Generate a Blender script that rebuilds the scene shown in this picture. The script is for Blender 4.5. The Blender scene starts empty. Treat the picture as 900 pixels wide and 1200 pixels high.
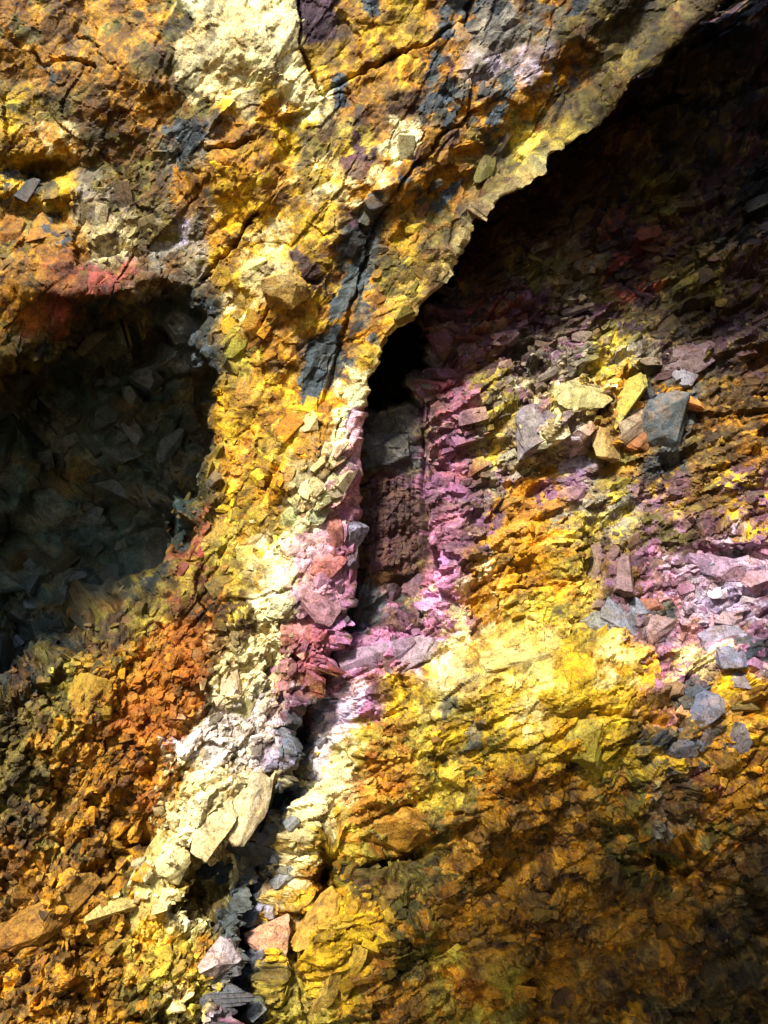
import bpy, bmesh, math, random
import numpy as np
from mathutils import Vector

random.seed(7)
rng = np.random.default_rng(7)
scene = bpy.context.scene
C = scene.collection

# ------------------------------------------------------------------ camera
TAN = math.tan(math.radians(30.0))
cam_d = bpy.data.cameras.new("camera")
cam = bpy.data.objects.new("camera", cam_d)
C.objects.link(cam)
cam_d.sensor_fit = 'VERTICAL'
cam_d.angle = math.radians(60.0)
cam_d.clip_start = 0.05
cam_d.clip_end = 500
cam.location = (0, 0, 0)
cam.rotation_euler = (math.radians(90), 0, 0)
scene.camera = cam

# ------------------------------------------------------------------ sky + sun
SUN = Vector((-0.27, -0.61, 0.74)).normalized()       # direction towards the sun
world = bpy.data.worlds.new("World")
scene.world = world
world.use_nodes = True
wn = world.node_tree
sky = wn.nodes.new("ShaderNodeTexSky")
sky.sky_type = 'NISHITA'
sky.sun_disc = False
sky.sun_elevation = math.asin(SUN.z)
sky.sun_rotation = math.atan2(SUN.x, SUN.y)
bg = wn.nodes["Background"]
bg.inputs["Strength"].default_value = 0.15
wn.links.new(sky.outputs[0], bg.inputs["Color"])

sun_d = bpy.data.lights.new("sun", 'SUN')
sun_d.energy = 3.4
sun_d.angle = math.radians(7.0)
sun_d.color = (1.0, 0.97, 0.92)
sun = bpy.data.objects.new("sun", sun_d)
C.objects.link(sun)
sun.rotation_euler = (-SUN).to_track_quat('-Z', 'Y').to_euler()
sun.location = SUN * 60

scene.view_settings.view_transform = 'Standard'
scene.view_settings.look = 'None'
scene.view_settings.exposure = 1.72
scene.view_settings.gamma = 1.0
scene.view_settings.use_curve_mapping = False
scene.cycles.use_denoising = True
scene.cycles.max_bounces = 6
scene.cycles.diffuse_bounces = 3

# ------------------------------------------------------------------ noise
TAB = rng.random((4, 256, 256)).astype(np.float32)

def vnoise(x, y, k=0):
    x = x + 1000.3; y = y + 1000.7
    xi = np.floor(x).astype(np.int32); yi = np.floor(y).astype(np.int32)
    fx = x - xi; fy = y - yi
    fx = fx * fx * fx * (fx * (fx * 6 - 15) + 10); fy = fy * fy * fy * (fy * (fy * 6 - 15) + 10)
    t = TAB[k]
    x0 = xi & 255; x1 = (xi + 1) & 255; y0 = yi & 255; y1 = (yi + 1) & 255
    a = t[y0, x0]; b = t[y0, x1]; c = t[y1, x0]; d = t[y1, x1]
    return (a + (b - a) * fx) * (1 - fy) + (c + (d - c) * fx) * fy

def fbm(x, y, octaves=4, k=0, gain=0.5):
    s = 0.0; a = 1.0; n = 0.0
    for i in range(octaves):
        s = s + a * (vnoise(x + 17.3 * i, y + 9.1 * i, (k + i) & 3) - 0.5)
        n += a; a *= gain; x = x * 2.03; y = y * 2.03
    return s / n * 2.0                                   # about -1..1

def facets(x, y, ang=0.0, ax=1.0, ay=1.0, seed=0, warp=0.0):
    """Broken-rock cells: per-vertex cell randoms, offset in the cell and distance to its border."""
    ca, sa = math.cos(ang), math.sin(ang)
    u = (x * ca + y * sa) / ax + 311.0 + seed * 13.7
    v = (-x * sa + y * ca) / ay + 173.0 + seed * 7.9
    if warp:
        u, v = u + warp * fbm(u * 1.7, v * 1.7, 3, 1), v + warp * fbm(u * 1.7 + 40, v * 1.7, 3, 2)
    iu = np.floor(u).astype(np.int32); iv = np.floor(v).astype(np.int32)
    f1 = np.full(u.shape, 9.0, np.float32); f2 = f1.copy()
    bi = np.zeros(u.shape, np.int32); bj = bi.copy()
    bx = np.zeros(u.shape, np.float32); by = bx.copy()
    for dj in (-1, 0, 1):
        for di in (-1, 0, 1):
            ci = iu + di; cj = iv + dj
            jx = TAB[0, cj & 255, ci & 255]; jy = TAB[1, cj & 255, ci & 255]
            ex = u - (ci + jx); ey = v - (cj + jy)
            d = ex * ex + ey * ey
            near = d < f1
            f2 = np.where(near, f1, np.minimum(f2, d))
            f1 = np.where(near, d, f1)
            bi = np.where(near, ci, bi); bj = np.where(near, cj, bj)
            bx = np.where(near, ex, bx); by = np.where(near, ey, by)
    r1 = TAB[2, bj & 255, bi & 255]; r2 = TAB[3, bj & 255, bi & 255]
    r3 = TAB[0, (bj + 91) & 255, (bi + 37) & 255]; r4 = TAB[1, (bj + 53) & 255, (bi + 19) & 255]
    edge = np.sqrt(f2) - np.sqrt(f1)
    return r1, r2, r3, r4, bx, by, edge

def facet_height(x, y, size, amp, tilt, ang=0, stretch=1.0, seed=0, warp=0.25, groove=0.25):
    r1, r2, r3, r4, bx, by, e = facets(x, y, ang, size * stretch, size, seed, warp)
    h = (r1 - 0.5) * 2 * amp + ((r2 - 0.5) * bx * stretch + (r3 - 0.5) * by) * 2 * tilt
    h = h - groove * amp * np.clip(1 - e / 0.10, 0, 1) ** 1.5
    return h, r4, e

def planes(x, y, size, amp, tilt, ang=0, stretch=1.0, seed=0, warp=0.15, sign=1):
    """Continuous broken faces: the upper (or lower) envelope of tilted planes, one for each block."""
    ca, sa = math.cos(ang), math.sin(ang)
    u = (x * ca + y * sa) / (size * stretch) + 311.0 + seed * 13.7
    v = (-x * sa + y * ca) / size + 173.0 + seed * 7.9
    if warp:
        u, v = u + warp * fbm(u * 1.3, v * 1.3, 3, 1), v + warp * fbm(u * 1.3 + 40, v * 1.3, 3, 2)
    iu = np.floor(u).astype(np.int32); iv = np.floor(v).astype(np.int32)
    best = np.full(u.shape, -99.0, np.float32); rid = np.zeros(u.shape, np.float32)
    for dj in (-1, 0, 1):
        for di in (-1, 0, 1):
            ci = (iu + di) & 255; cj = (iv + dj) & 255
            ex = u - (iu + di + TAB[0, cj, ci]); ey = v - (iv + dj + TAB[1, cj, ci])
            r1 = TAB[2, cj, ci]; r2 = TAB[3, cj, ci]; r3 = TAB[0, (cj + 91) & 255, (ci + 37) & 255]
            val = (2 * r1 - 1) * .6 * amp + tilt * ((2 * r2 - 1) * ex * stretch + (2 * r3 - 1) * ey) - amp * 1.5 * (ex * ex + ey * ey)
            near = val > best
            best = np.where(near, val, best)
            rid = np.where(near, TAB[1, (cj + 53) & 255, (ci + 19) & 255], rid)
    return sign * best, rid

def sstep(a, b, x):
    t = np.clip((x - a) / (b - a), 0, 1)
    return t * t * (3 - 2 * t)

def poly_sd(px, py, poly):
    """signed distance to a polygon, positive inside"""
    d = np.full(px.shape, 1e9, np.float32); ins = np.zeros(px.shape, bool)
    n = len(poly)
    for i in range(n):
        x0, y0 = poly[i]; x1, y1 = poly[(i + 1) % n]
        ex, ey = x1 - x0, y1 - y0
        t = np.clip(((px - x0) * ex + (py - y0) * ey) / (ex * ex + ey * ey + 1e-9), 0, 1)
        d = np.minimum(d, np.hypot(px - x0 - t * ex, py - y0 - t * ey))
        c = ((y0 > py) != (y1 > py)) & (px < (x1 - x0) * (py - y0) / (y1 - y0 + 1e-9) + x0)
        ins ^= c
    return np.where(ins, d, -d)

def line_d(px, py, pts):
    d = np.full(px.shape, 1e9, np.float32)
    for (x0, y0), (x1, y1) in zip(pts[:-1], pts[1:]):
        ex, ey = x1 - x0, y1 - y0
        t = np.clip(((px - x0) * ex + (py - y0) * ey) / (ex * ex + ey * ey + 1e-9), 0, 1)
        d = np.minimum(d, np.hypot(px - x0 - t * ex, py - y0 - t * ey))
    return d

def table(px, py, xs, ys, vals, blur=3, step=25):
    """smooth depth from a coarse survey table"""
    gx = np.arange(xs[0], xs[-1] + 1, step); gy = np.arange(ys[0], ys[-1] + 1, step)
    v = np.array(vals, float)
    a = np.array([np.interp(gx, xs, row) for row in v])
    b = np.array([np.interp(gy, ys, a[:, i]) for i in range(len(gx))]).T
    for _ in range(blur):
        p = np.pad(b, 1, mode='edge')
        b = (p[:-2, 1:-1] + 2 * p[1:-1, 1:-1] + p[2:, 1:-1]) / 4
        p = np.pad(b, 1, mode='edge')
        b = (p[1:-1, :-2] + 2 * p[1:-1, 1:-1] + p[1:-1, 2:]) / 4
    fx = np.clip((px - gx[0]) / step, 0, len(gx) - 1.001); fy = np.clip((py - gy[0]) / step, 0, len(gy) - 1.001)
    xi = fx.astype(int); yi = fy.astype(int); fx = fx - xi; fy = fy - yi
    return (b[yi, xi] * (1 - fx) + b[yi, xi + 1] * fx) * (1 - fy) + (b[yi + 1, xi] * (1 - fx) + b[yi + 1, xi + 1] * fx) * fy

def at(px, py, D):
    k = TAN / 600.0 * D
    return np.stack([(px - 450) * k, D + 0 * px, -(py - 600) * k], -1)

def proj(P):
    k = 600.0 / (TAN * P[..., 1])
    return 450 + P[..., 0] * k, 600 - P[..., 2] * k

# ------------------------------------------------------------------ minerals, with some shade painted in
def lin(h):
    c = [int(h[i:i + 2], 16) / 255 for i in (0, 2, 4)]
    return [v / 12.92 if v <= 0.04045 else ((v + 0.055) / 1.055) ** 2.4 for v in c]

PAL = {k: np.array(lin(v)) for k, v in dict(
    Y='d2ac18', L='c6b13c', C='e8dba0', O='be8610', A='a25e0e', B='654718', D='4a3c18', G='6a6020',
    S='404a4f', K='222529', P='7c566e', M='b0749a', R='8e4438', W='c6bad2', T='26322f', V='4a303a', H='8d8470').items()}

LEFT = """
OG OB OG GO GY CL CL BV OY YO OS SH HO GB DG GB BD BG
OH OB OB GB GB LC CY YO OY OY OV WS WO OS DG GB OB ..
YG GB OB OB GB CY YO CY OG BV SO SO OG DG GB BG .. ..
YO OC GB BG HS OY OY BG LV OV OB DG GL LG .. .. .. ..
SY YL HG BG OS OY OY YC CO OS OG BG LB .. .. .. .. ..
OG OS CH GH HW OY YC YO SV YO BG LC .. .. .. .. .. ..
OB AR BR BH HG YO CO YV SO LG BL .. .. .. .. .. .. ..
OG BR TB TK TS YC OY OY SO LO LY .. .. .. .. .. .. ..
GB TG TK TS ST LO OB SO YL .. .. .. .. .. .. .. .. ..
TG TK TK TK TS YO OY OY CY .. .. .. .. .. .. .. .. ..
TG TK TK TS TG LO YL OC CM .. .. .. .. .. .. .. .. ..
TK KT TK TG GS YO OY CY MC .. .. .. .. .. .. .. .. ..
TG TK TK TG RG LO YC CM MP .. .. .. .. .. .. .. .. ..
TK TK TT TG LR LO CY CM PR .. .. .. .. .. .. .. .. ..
TK TB BG LG BR BL CS MR PS .. .. .. .. .. .. .. .. ..
BT GL OG OA AB BC CM RM .. .. .. .. .. .. .. .. .. ..
GD GO OB AO AB HC WP RP .. .. .. .. .. .. .. .. .. ..
GD OG OB AO AB CW WP PS .. .. .. .. .. .. .. .. .. ..
DG OB OB AO OC CW CS SW .. .. .. .. .. .. .. .. .. ..
DB OG OB OB OY CY CW SK .. .. .. .. .. .. .. .. .. ..
OB OB OG OB YL CG GC SR .. .. .. .. .. .. .. .. .. ..
OB OB OG OY CG GD GR RS .. .. .. .. .. .. .. .. .. ..
OB OB OG LO LO WH MW SH .. .. .. .. .. .. .. .. .. ..
OB BO OB GO LC WM SW SH .. .. .. .. .. .. .. .. .. ..
"""
RIGHT = """
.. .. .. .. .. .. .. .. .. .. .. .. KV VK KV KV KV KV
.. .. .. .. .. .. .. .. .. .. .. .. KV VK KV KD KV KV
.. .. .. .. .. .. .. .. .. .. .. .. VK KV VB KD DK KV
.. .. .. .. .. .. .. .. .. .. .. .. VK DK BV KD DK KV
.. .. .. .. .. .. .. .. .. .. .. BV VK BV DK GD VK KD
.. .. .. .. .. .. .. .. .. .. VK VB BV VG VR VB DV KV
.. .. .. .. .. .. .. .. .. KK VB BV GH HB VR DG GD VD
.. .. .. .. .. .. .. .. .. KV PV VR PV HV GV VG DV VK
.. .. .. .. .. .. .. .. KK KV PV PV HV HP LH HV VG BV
.. .. .. .. .. .. .. .. HV HV PR LH PC LC OC SO BO BO
.. .. .. .. .. .. .. .. HV HV PR HL CH WH OG SB BY BO
.. .. .. .. .. .. .. .. BV BV PV PH PO PH HL PY BG PY
.. .. .. .. .. .. .. .. BV BV PM PB OH LH HL GP PB PY
.. .. .. .. .. .. .. .. BV BP MP OC OY LO PB PM MS MP
.. .. .. .. .. .. .. .. SR PS MC OC YL LO PS SM MP PM
.. .. .. .. .. .. .. .. MR PM CY YC CY YL OC MO MC SM
.. .. .. .. .. .. .. PM PM YL LC YL YC YL OY OM SO OY
.. .. .. .. .. .. PS YC LO LG YG YG YL YO YL SY OS OY
.. .. .. .. .. .. SW YC OL OL LG OG OB OB OG BH OR OB
.. .. .. .. .. KS CY YO LO OG GO OB OB OB GO HO GO BO
.. .. .. .. .. SK YO OB GB GD GO OB BO OB GB GO OB DB
.. .. .. .. .. RS OY BO OY GO OB OB BO BO OB OB DB DB
.. .. .. .. .. SH GY OB OY GD LO OB BO OB OB OB DB DB
.. .. .. .. .. SH LG LG OG OB LO LO OB OB BO DB DB DB
"""  # black pigments in the upper rows paint shade onto the unlit wall

def pigment_grid(txt):
    rows = [r.split() for r in txt.strip().splitlines()]
    tok = [[t for t in r[:18]] for r in rows]
    known = [(i, j) for i in range(24) for j in range(18) if tok[i][j] != '..']
    prim = np.zeros((24, 18, 3)); sec = prim.copy()
    for i in range(24):
        for j in range(18):
            t = tok[i][j]
            if t == '..':
                a, b = min(known, key=lambda q: (q[0] - i) ** 2 * 1.5 + (q[1] - j) ** 2)
                t = tok[a][b]
            prim[i, j] = PAL[t[0]]; sec[i, j] = PAL[t[1]]
    return prim, sec

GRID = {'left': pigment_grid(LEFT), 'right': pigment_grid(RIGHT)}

# mineral coatings, bare rock, dark crack spots and painted recess shade with their own outline: (pigment, amount, edge softness, polygon)
PATCH = {'left': [
    ('S', 1, 3, [(348, 465), (356, 425), (364, 402), (388, 378), (402, 382), (396, 425), (385, 440), (374, 466)]),
    ('S', 1, 3, [(384, 376), (400, 335), (425, 285), (440, 252), (452, 258), (432, 300), (412, 362)]),
    ('S', 1, 3, [(494, 128), (500, 112), (520, 98), (541, 94), (536, 106), (512, 118), (499, 134)]),
    ('S', 1, 3, [(496, 96), (503, 76), (520, 58), (522, 70), (507, 100)]),
    ('S', 1, 2, [(515, 147), (533, 122), (541, 124), (526, 150)]),
    ('S', 1, 2, [(580, 112), (592, 88), (602, 78), (600, 96), (589, 113)]),
    ('S', 1, 3, [(420, 0), (446, -5), (447, 17), (432, 23), (424, 14)]),
    ('S', 1, 3, [(556, -6), (578, -6), (574, 10), (560, 12)]),
    ('S', 1, 3, [(664, -6), (692, -6), (686, 15), (668, 19)]),
    ('S', 1, 2, [(513, 36), (532, 37), (531, 47), (514, 47)]),
    ('S', 1, 3, [(575, 140), (585, 128), (592, 120), (594, 130), (580, 143)]),
    ('S', 1, 3, [(388, 100), (402, 92), (408, 115), (398, 138), (390, 128)]),
    ('S', 1, 3, [(428, 236), (446, 220), (452, 226), (440, 246), (430, 246)]),
    ('S', 1, 2, [(511, 235), (530, 218), (545, 210), (540, 225), (520, 238)]),
    ('V', 1, 3, [(345, 5), (360, -8), (398, -8), (392, 24), (384, 44), (362, 52), (350, 40)]),
    ('V', .9, 3, [(333, 292), (348, 286), (362, 300), (379, 330), (360, 325), (345, 312)]),
    ('V', .8, 4, [(407, 190), (428, 180), (434, 190), (424, 208), (410, 204)]),
    ('V', .7, 5, [(410, 130), (432, 122), (440, 140), (436, 156), (415, 150)]),
    ('V', .7, 5, [(508, 165), (528, 150), (538, 150), (530, 172), (515, 174)]),
    ('C', .9, 6, [(447, 160), (462, 142), (492, 144), (488, 170), (465, 184), (450, 178)]),
    ('H', .75, 12, [(535, 85), (545, 50), (566, 22), (600, 15), (615, 30), (600, 62), (570, 82), (545, 92)]),
    ('C', .85, 9, [(225, -10), (340, -10), (348, 30), (352, 60), (382, 118), (370, 135), (310, 90), (255, 105), (222, 110), (215, 60)]),
    ('S', .9, 4, [(195, 150), (215, 135), (232, 140), (245, 160), (243, 182), (228, 172), (208, 165)]),
    ('K', .9, 3, [(232, 152), (241, 150), (244, 172), (238, 180)]),
    ('K', .9, 2, [(224, 20), (229, 18), (230, 32), (226, 38)]),
    ('T', .9, 3, [(18, 206), (38, 205), (70, 213), (74, 224), (50, 222), (30, 216)]),
    ('S', .9, 3, [(42, 270), (56, 270), (75, 282), (70, 286), (50, 280)]),
    ('S', .9, 3, [(50, 86), (64, 86), (62, 98), (52, 98)]),
    ('R', .55, 12, [(22, 385), (40, 365), (75, 340), (112, 318), (118, 335), (85, 362), (50, 388), (30, 400)]),
    ('R', .5, 9, [(198, 640), (212, 622), (232, 628), (222, 655), (202, 668)]),
    ('S', .9, 4, [(166, 438), (182, 400), (200, 368), (216, 372), (238, 398), (240, 435), (205, 440)]),
    ('A', .7, 14, [(130, 840), (170, 770), (220, 700), (250, 700), (250, 760), (200, 850), (150, 900)]),
    ('C', .85, 12, [(300, 720), (330, 640), (380, 540), (415, 470), (425, 470), (412, 530), (375, 610), (340, 700), (310, 790)]),
    ('C', .8, 14, [(422, 440), (398, 500), (350, 600), (310, 690), (258, 790), (215, 880), (158, 1050), (188, 1055), (250, 975), (302, 905), (330, 820), (350, 740), (385, 620), (425, 520)]),
    ('M', .75, 12, [(335, 690), (355, 640), (385, 590), (405, 530), (425, 490), (432, 560), (425, 640), (410, 700), (370, 790), (335, 800)]),
    ('R', .6, 8, [(330, 770), (345, 740), (372, 740), (368, 790), (340, 815), (310, 850), (308, 830)]),
    ('C', .8, 8, [(160, 1040), (190, 980), (215, 930), (260, 900), (300, 930), (270, 985), (225, 1030), (185, 1045)]),
    ('W', .5, 16, [(215, 870), (260, 820), (300, 810), (330, 850), (300, 910), (250, 905)]),
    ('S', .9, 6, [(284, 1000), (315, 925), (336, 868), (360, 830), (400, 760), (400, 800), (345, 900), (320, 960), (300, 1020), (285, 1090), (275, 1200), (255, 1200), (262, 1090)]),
], 'right': [
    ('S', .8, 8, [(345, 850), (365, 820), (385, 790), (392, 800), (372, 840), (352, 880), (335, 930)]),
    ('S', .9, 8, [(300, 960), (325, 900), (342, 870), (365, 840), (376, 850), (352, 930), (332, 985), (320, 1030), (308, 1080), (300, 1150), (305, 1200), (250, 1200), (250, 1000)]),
    ('K', .9, 8, [(430, 470), (460, 400), (500, 350), (535, 310), (530, 350), (505, 400), (488, 470), (460, 480)]),  # black painted into the recess to deepen its shade
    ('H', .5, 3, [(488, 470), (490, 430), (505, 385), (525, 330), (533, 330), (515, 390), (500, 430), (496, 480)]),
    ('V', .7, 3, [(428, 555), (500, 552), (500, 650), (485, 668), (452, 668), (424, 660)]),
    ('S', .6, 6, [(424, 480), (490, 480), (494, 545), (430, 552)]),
    ('S', .8, 5, [(395, 735), (412, 690), (432, 672), (450, 700), (452, 735), (420, 745)]),
    ('M', .34, 16, [(500, 470), (530, 450), (555, 480), (545, 520), (535, 600), (545, 690), (520, 740), (505, 660), (500, 540)]),
    ('W', .5, 14, [(790, 660), (850, 640), (905, 650), (905, 720), (850, 740), (800, 720)]),
    ('C', .7, 12, [(350, 900), (385, 855), (435, 870), (405, 945), (362, 1000), (335, 1070), (316, 1050), (335, 960)]),
    ('W', .7, 9, [(372, 850), (395, 820), (430, 810), (420, 850), (385, 880), (355, 925)]),
    ('M', .85, 8, [(380, 790), (400, 755), (450, 735), (500, 730), (515, 650), (530, 640), (525, 700), (510, 750), (450, 775), (400, 800)]),
    ('C', .3, 14, [(520, 790), (545, 745), (600, 730), (660, 745), (650, 790), (600, 800), (560, 820), (500, 830)]),
    ('S', .8, 4, [(516, 825), (530, 818), (545, 826), (538, 845), (522, 842)]),
    ('S', .7, 6, [(548, 850), (560, 838), (566, 860), (555, 875)]),
    ('Y', .45, 14, [(540, 760), (600, 720), (660, 740), (740, 760), (750, 800), (770, 890), (700, 900), (640, 850), (580, 830)]),
    ('O', .8, 9, [(575, 640), (590, 570), (625, 570), (640, 620), (630, 680), (590, 690)]),
    ('A', .5, 12, [(420, 900), (440, 850), (490, 840), (480, 900), (440, 980), (400, 960)]),
    ('Y', .7, 10, [(360, 1160), (370, 1060), (400, 1020), (420, 1060), (440, 1110), (400, 1180)]),
]}

def pigment(side, px, py, fid=0.5):
    prim, sec = GRID[side]
    wx = px + 34 * fbm(px / 70, py / 70, 5, 0, .62); wy = py + 34 * fbm(px / 70 + 50, py / 70 + 9, 5, 1, .62)
    gx = np.clip(wx / 50 - 0.5, 0, 16.999); gy = np.clip(wy / 50 - 0.5, 0, 22.999)
    xi = gx.astype(int); yi = gy.astype(int); fx = gx - xi; fy = gy - yi
    fx = sstep(.28, .72, fx)[..., None]; fy = sstep(.28, .72, fy)[..., None]
    def bil(g):
        return (g[yi, xi] * (1 - fx) + g[yi, xi + 1] * fx) * (1 - fy) + (g[yi + 1, xi] * (1 - fx) + g[yi + 1, xi + 1] * fx) * fy
    n = fbm(px / 17 + 7, py / 17, 5, 2, .68) * .8 + (fid - .5) * .75
    t = sstep(-.02, .16, n - .06)[..., None]
    A_, B_ = bil(prim), bil(sec)
    c = A_ * (1 - t) + B_ * t
    # films of ochre, cream and brown run through everything
    m1 = sstep(.12, .42, fbm(px / 10 + 70, py / 10 + 3, 4, 3, .62))[..., None] * .6
    c = c * (1 - m1) + (.55 * c + .45 * B_) * m1
    lum = c.mean(-1, keepdims=True)
    m2 = sstep(.10, .5, fbm(px / 22 + 11, py / 22 + 23, 5, 1, .68))[..., None] * .34
    c = c * (1 - m2) + np.clip(lum * 1.25 + c * .35, 0, .85) * np.array([1.15, .97, .28]) * m2
    m3 = sstep(-.05, .30, fbm(px / 14 + 91, py / 14 + 53, 5, 0, .68))[..., None] * .8
    c = c * (1 - m3) + c * np.array([.36, .29, .22]) * m3
    ridge = 1 - np.abs(fbm(px / 28 + 5, py / 24 + 77, 4, 2, .55)) * 9
    m4 = np.clip(ridge, 0, 1)[..., None] * .45
    c = c * (1 - m4) + (c * .35 + np.array([.30, .22, .06])) * m4
    qx = px + 13 * fbm(px / 18, py / 18, 5, 3, .66); qy = py + 13 * fbm(px / 18 + 31, py / 18, 5, 2, .66)
    fa = np.broadcast_to(fid, px.shape)
    n2 = fbm(px / 12, py / 12, 3, 1, .6)
    for p, amt, soft, poly in PATCH[side]:
        a = np.array(poly); m = (px > a[:, 0].min() - 30) & (px < a[:, 0].max() + 30) & (py > a[:, 1].min() - 30) & (py < a[:, 1].max() + 30)
        if not m.any(): continue
        d = poly_sd(qx[m], qy[m], poly) + n2[m] * soft * 1.5 + (fa[m] - .5) * soft * 3.2
        w = (amt * sstep(-soft * .5, soft * .5, d))[:, None]
        c[m] = c[m] * (1 - w) + PAL[p] * w
    return c

# ------------------------------------------------------------------ material
def rock_material():
    m = bpy.data.materials.new("weathered_lava")
    m.use_nodes = True
    nt = m.node_tree; N = nt.nodes; Lk = nt.links
    b = N["Principled BSDF"]
    geo = N.new("ShaderNodeNewGeometry")
    att = N.new("ShaderNodeVertexColor"); att.layer_name = "Col"
    def noise(scale, detail, rough, dist=0.0):
        t = N.new("ShaderNodeTexNoise"); t.inputs["Scale"].default_value = scale
        t.inputs["Detail"].default_value = detail; t.inputs["Roughness"].default_value = rough
        t.inputs["Distortion"].default_value = dist
        Lk.new(geo.outputs["Position"], t.inputs["Vector"]); return t
    def ramp(src, stops):
        r = N.new("ShaderNodeValToRGB")
        e = r.color_ramp.elements
        e[0].position, e[0].color = stops[0][0], (*stops[0][1], 1)
        e[1].position, e[1].color = stops[-1][0], (*stops[-1][1], 1)
        for p, c in stops[1:-1]:
            q = e.new(p); q.color = (*c, 1)
        Lk.new(src, r.inputs[0]); return r
    def mix(kind, fac, a, bb):
        x = N.new("ShaderNodeMix"); x.data_type = 'RGBA'; x.blend_type = kind
        if isinstance(fac, float): x.inputs[0].default_value = fac
        else: Lk.new(fac, x.inputs[0])
        for s, v in ((6, a), (7, bb)):
            if isinstance(v, tuple): x.inputs[s].default_value = (*v, 1)
            else: Lk.new(v, x.inputs[s])
        return x.outputs[2]
    n1 = noise(4.5, 8, .72, .8)
    n2 = noise(17.0, 6, .74, .5)
    n3 = noise(55.0, 4, .75)
    r1 = ramp(n1.outputs["Fac"], [(.30, (.30, .26, .22)), (.44, (.78, .75, .70)), (.54, (1.0, 1.0, 1.0)), (.68, (1.28, 1.26, 1.16))])
    c = mix('MULTIPLY', 1.0, att.outputs["Color"], r1.outputs[0])
    r2 = ramp(n2.outputs["Fac"], [(.34, (.22, .18, .15)), (.46, (.92, .9, .88)), (.58, (1.0, 1.0, 1.0)), (.70, (1.3, 1.28, 1.2))])
    c = mix('MULTIPLY', .9, c, r2.outputs[0])
    r3 = ramp(n3.outputs["Fac"], [(.36, (.36, .33, .31)), (.5, (1, 1, 1)), (.66, (1.2, 1.2, 1.18))])
    c = mix('MULTIPLY', .8, c, r3.outputs[0])
    # iron stain
    n4 = noise(2.3, 7, .72, 1.0)
    r4 = ramp(n4.outputs["Fac"], [(.50, (0, 0, 0)), (.62, (1, 1, 1))])
    sc = N.new("ShaderNodeMath"); sc.operation = 'MULTIPLY'; sc.inputs[1].default_value = .5
    Lk.new(r4.outputs[0], sc.inputs[0])
    st = mix('MULTIPLY', 1.0, c, (.92, .66, .30))
    c = mix('MIX', sc.outputs[0], c, st)
    # hairline joints, drawn as dark lines
    dis = N.new("ShaderNodeMix"); dis.data_type = 'VECTOR'; dis.inputs[0].default_value = .22
    Lk.new(geo.outputs["Position"], dis.inputs[4]); Lk.new(n1.outputs["Color"], dis.inputs[5])
    vo = N.new("ShaderNodeTexVoronoi"); vo.feature = 'DISTANCE_TO_EDGE'; vo.inputs["Scale"].default_value = 3.6
    Lk.new(dis.outputs[1], vo.inputs["Vector"])
    rv = ramp(vo.outputs["Distance"], [(.0, (.25, .22, .20)), (.018, (1, 1, 1))])
    gate = ramp(n4.outputs["Fac"], [(.42, (0, 0, 0)), (.55, (1, 1, 1))])
    c2 = mix('MULTIPLY', 1.0, c, rv.outputs[0])
    c = mix('MIX', gate.outputs[0], c, c2)
    Lk.new(c, b.inputs["Base Color"])
    rr = N.new("ShaderNodeMapRange"); rr.inputs[1].default_value = .35; rr.inputs[2].default_value = .65
    rr.inputs[3].default_value = .38; rr.inputs[4].default_value = .8
    Lk.new(n2.outputs["Fac"], rr.inputs[0]); Lk.new(rr.outputs[0], b.inputs["Roughness"])
    b.inputs["Specular IOR Level"].default_value = .3
    prev = None
    for src, strength, dist in ((n1.outputs["Fac"], .4, .07), (n2.outputs["Fac"], .6, .03), (n3.outputs["Fac"], .6, .010)):
        bn = N.new("ShaderNodeBump"); bn.inputs["Strength"].default_value = strength; bn.inputs["Distance"].default_value = dist
        Lk.new(src, bn.inputs["Height"])
        if prev: Lk.new(prev, bn.inputs["Normal"])
        prev = bn.outputs[0]
    Lk.new(prev, b.inputs["Normal"])
    return m

MAT = rock_material()

def mesh_from(name, verts, faces, cols=None, smooth=False):
    """verts (n,3), faces (m,3|4) numpy"""
    me = bpy.data.meshes.new(name)
    verts = np.asarray(verts, np.float32); faces = np.asarray(faces, np.int32)
    k = faces.shape[1]
    me.vertices.add(len(verts)); me.vertices.foreach_set("co", verts.ravel())
    me.loops.add(faces.size); me.loops.foreach_set("vertex_index", faces.ravel())
    me.polygons.add(len(faces)); me.polygons.foreach_set("loop_start", np.arange(0, faces.size, k, dtype=np.int32))
    me.polygons.foreach_set("use_smooth", np.full(len(faces), smooth))
    me.update(calc_edges=True)
    if cols is not None:
        a = me.color_attributes.new("Col", 'FLOAT_COLOR', 'POINT')
        rgba = np.ones((len(verts), 4), np.float32); rgba[:, :3] = cols
        a.data.foreach_set("color", rgba.ravel())
    me.materials.append(MAT)
    return me

def link(name, me, parent=None, loc=None, kind=None):
    o = bpy.data.objects.new(name, me)
    C.objects.link(o)
    if loc is not None: o.location = loc
    if parent is not None: o.parent = parent
    if kind: o["kind"] = kind
    return o

def normals(P):
    nr, nc = P.shape[:2]; k = 14
    i = np.arange(nr); j = np.arange(nc)
    du = P[:, np.minimum(j + k, nc - 1)] - P[:, np.maximum(j - k, 0)]
    dv = P[np.minimum(i + k, nr - 1)] - P[np.maximum(i - k, 0)]
    n = np.cross(du, dv)
    n /= np.linalg.norm(n, axis=-1, keepdims=True) + 1e-9
    s = np.sign(-n[..., 1:2]); s[s == 0] = 1
    return n * s                                          # towards the chamber

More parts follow.
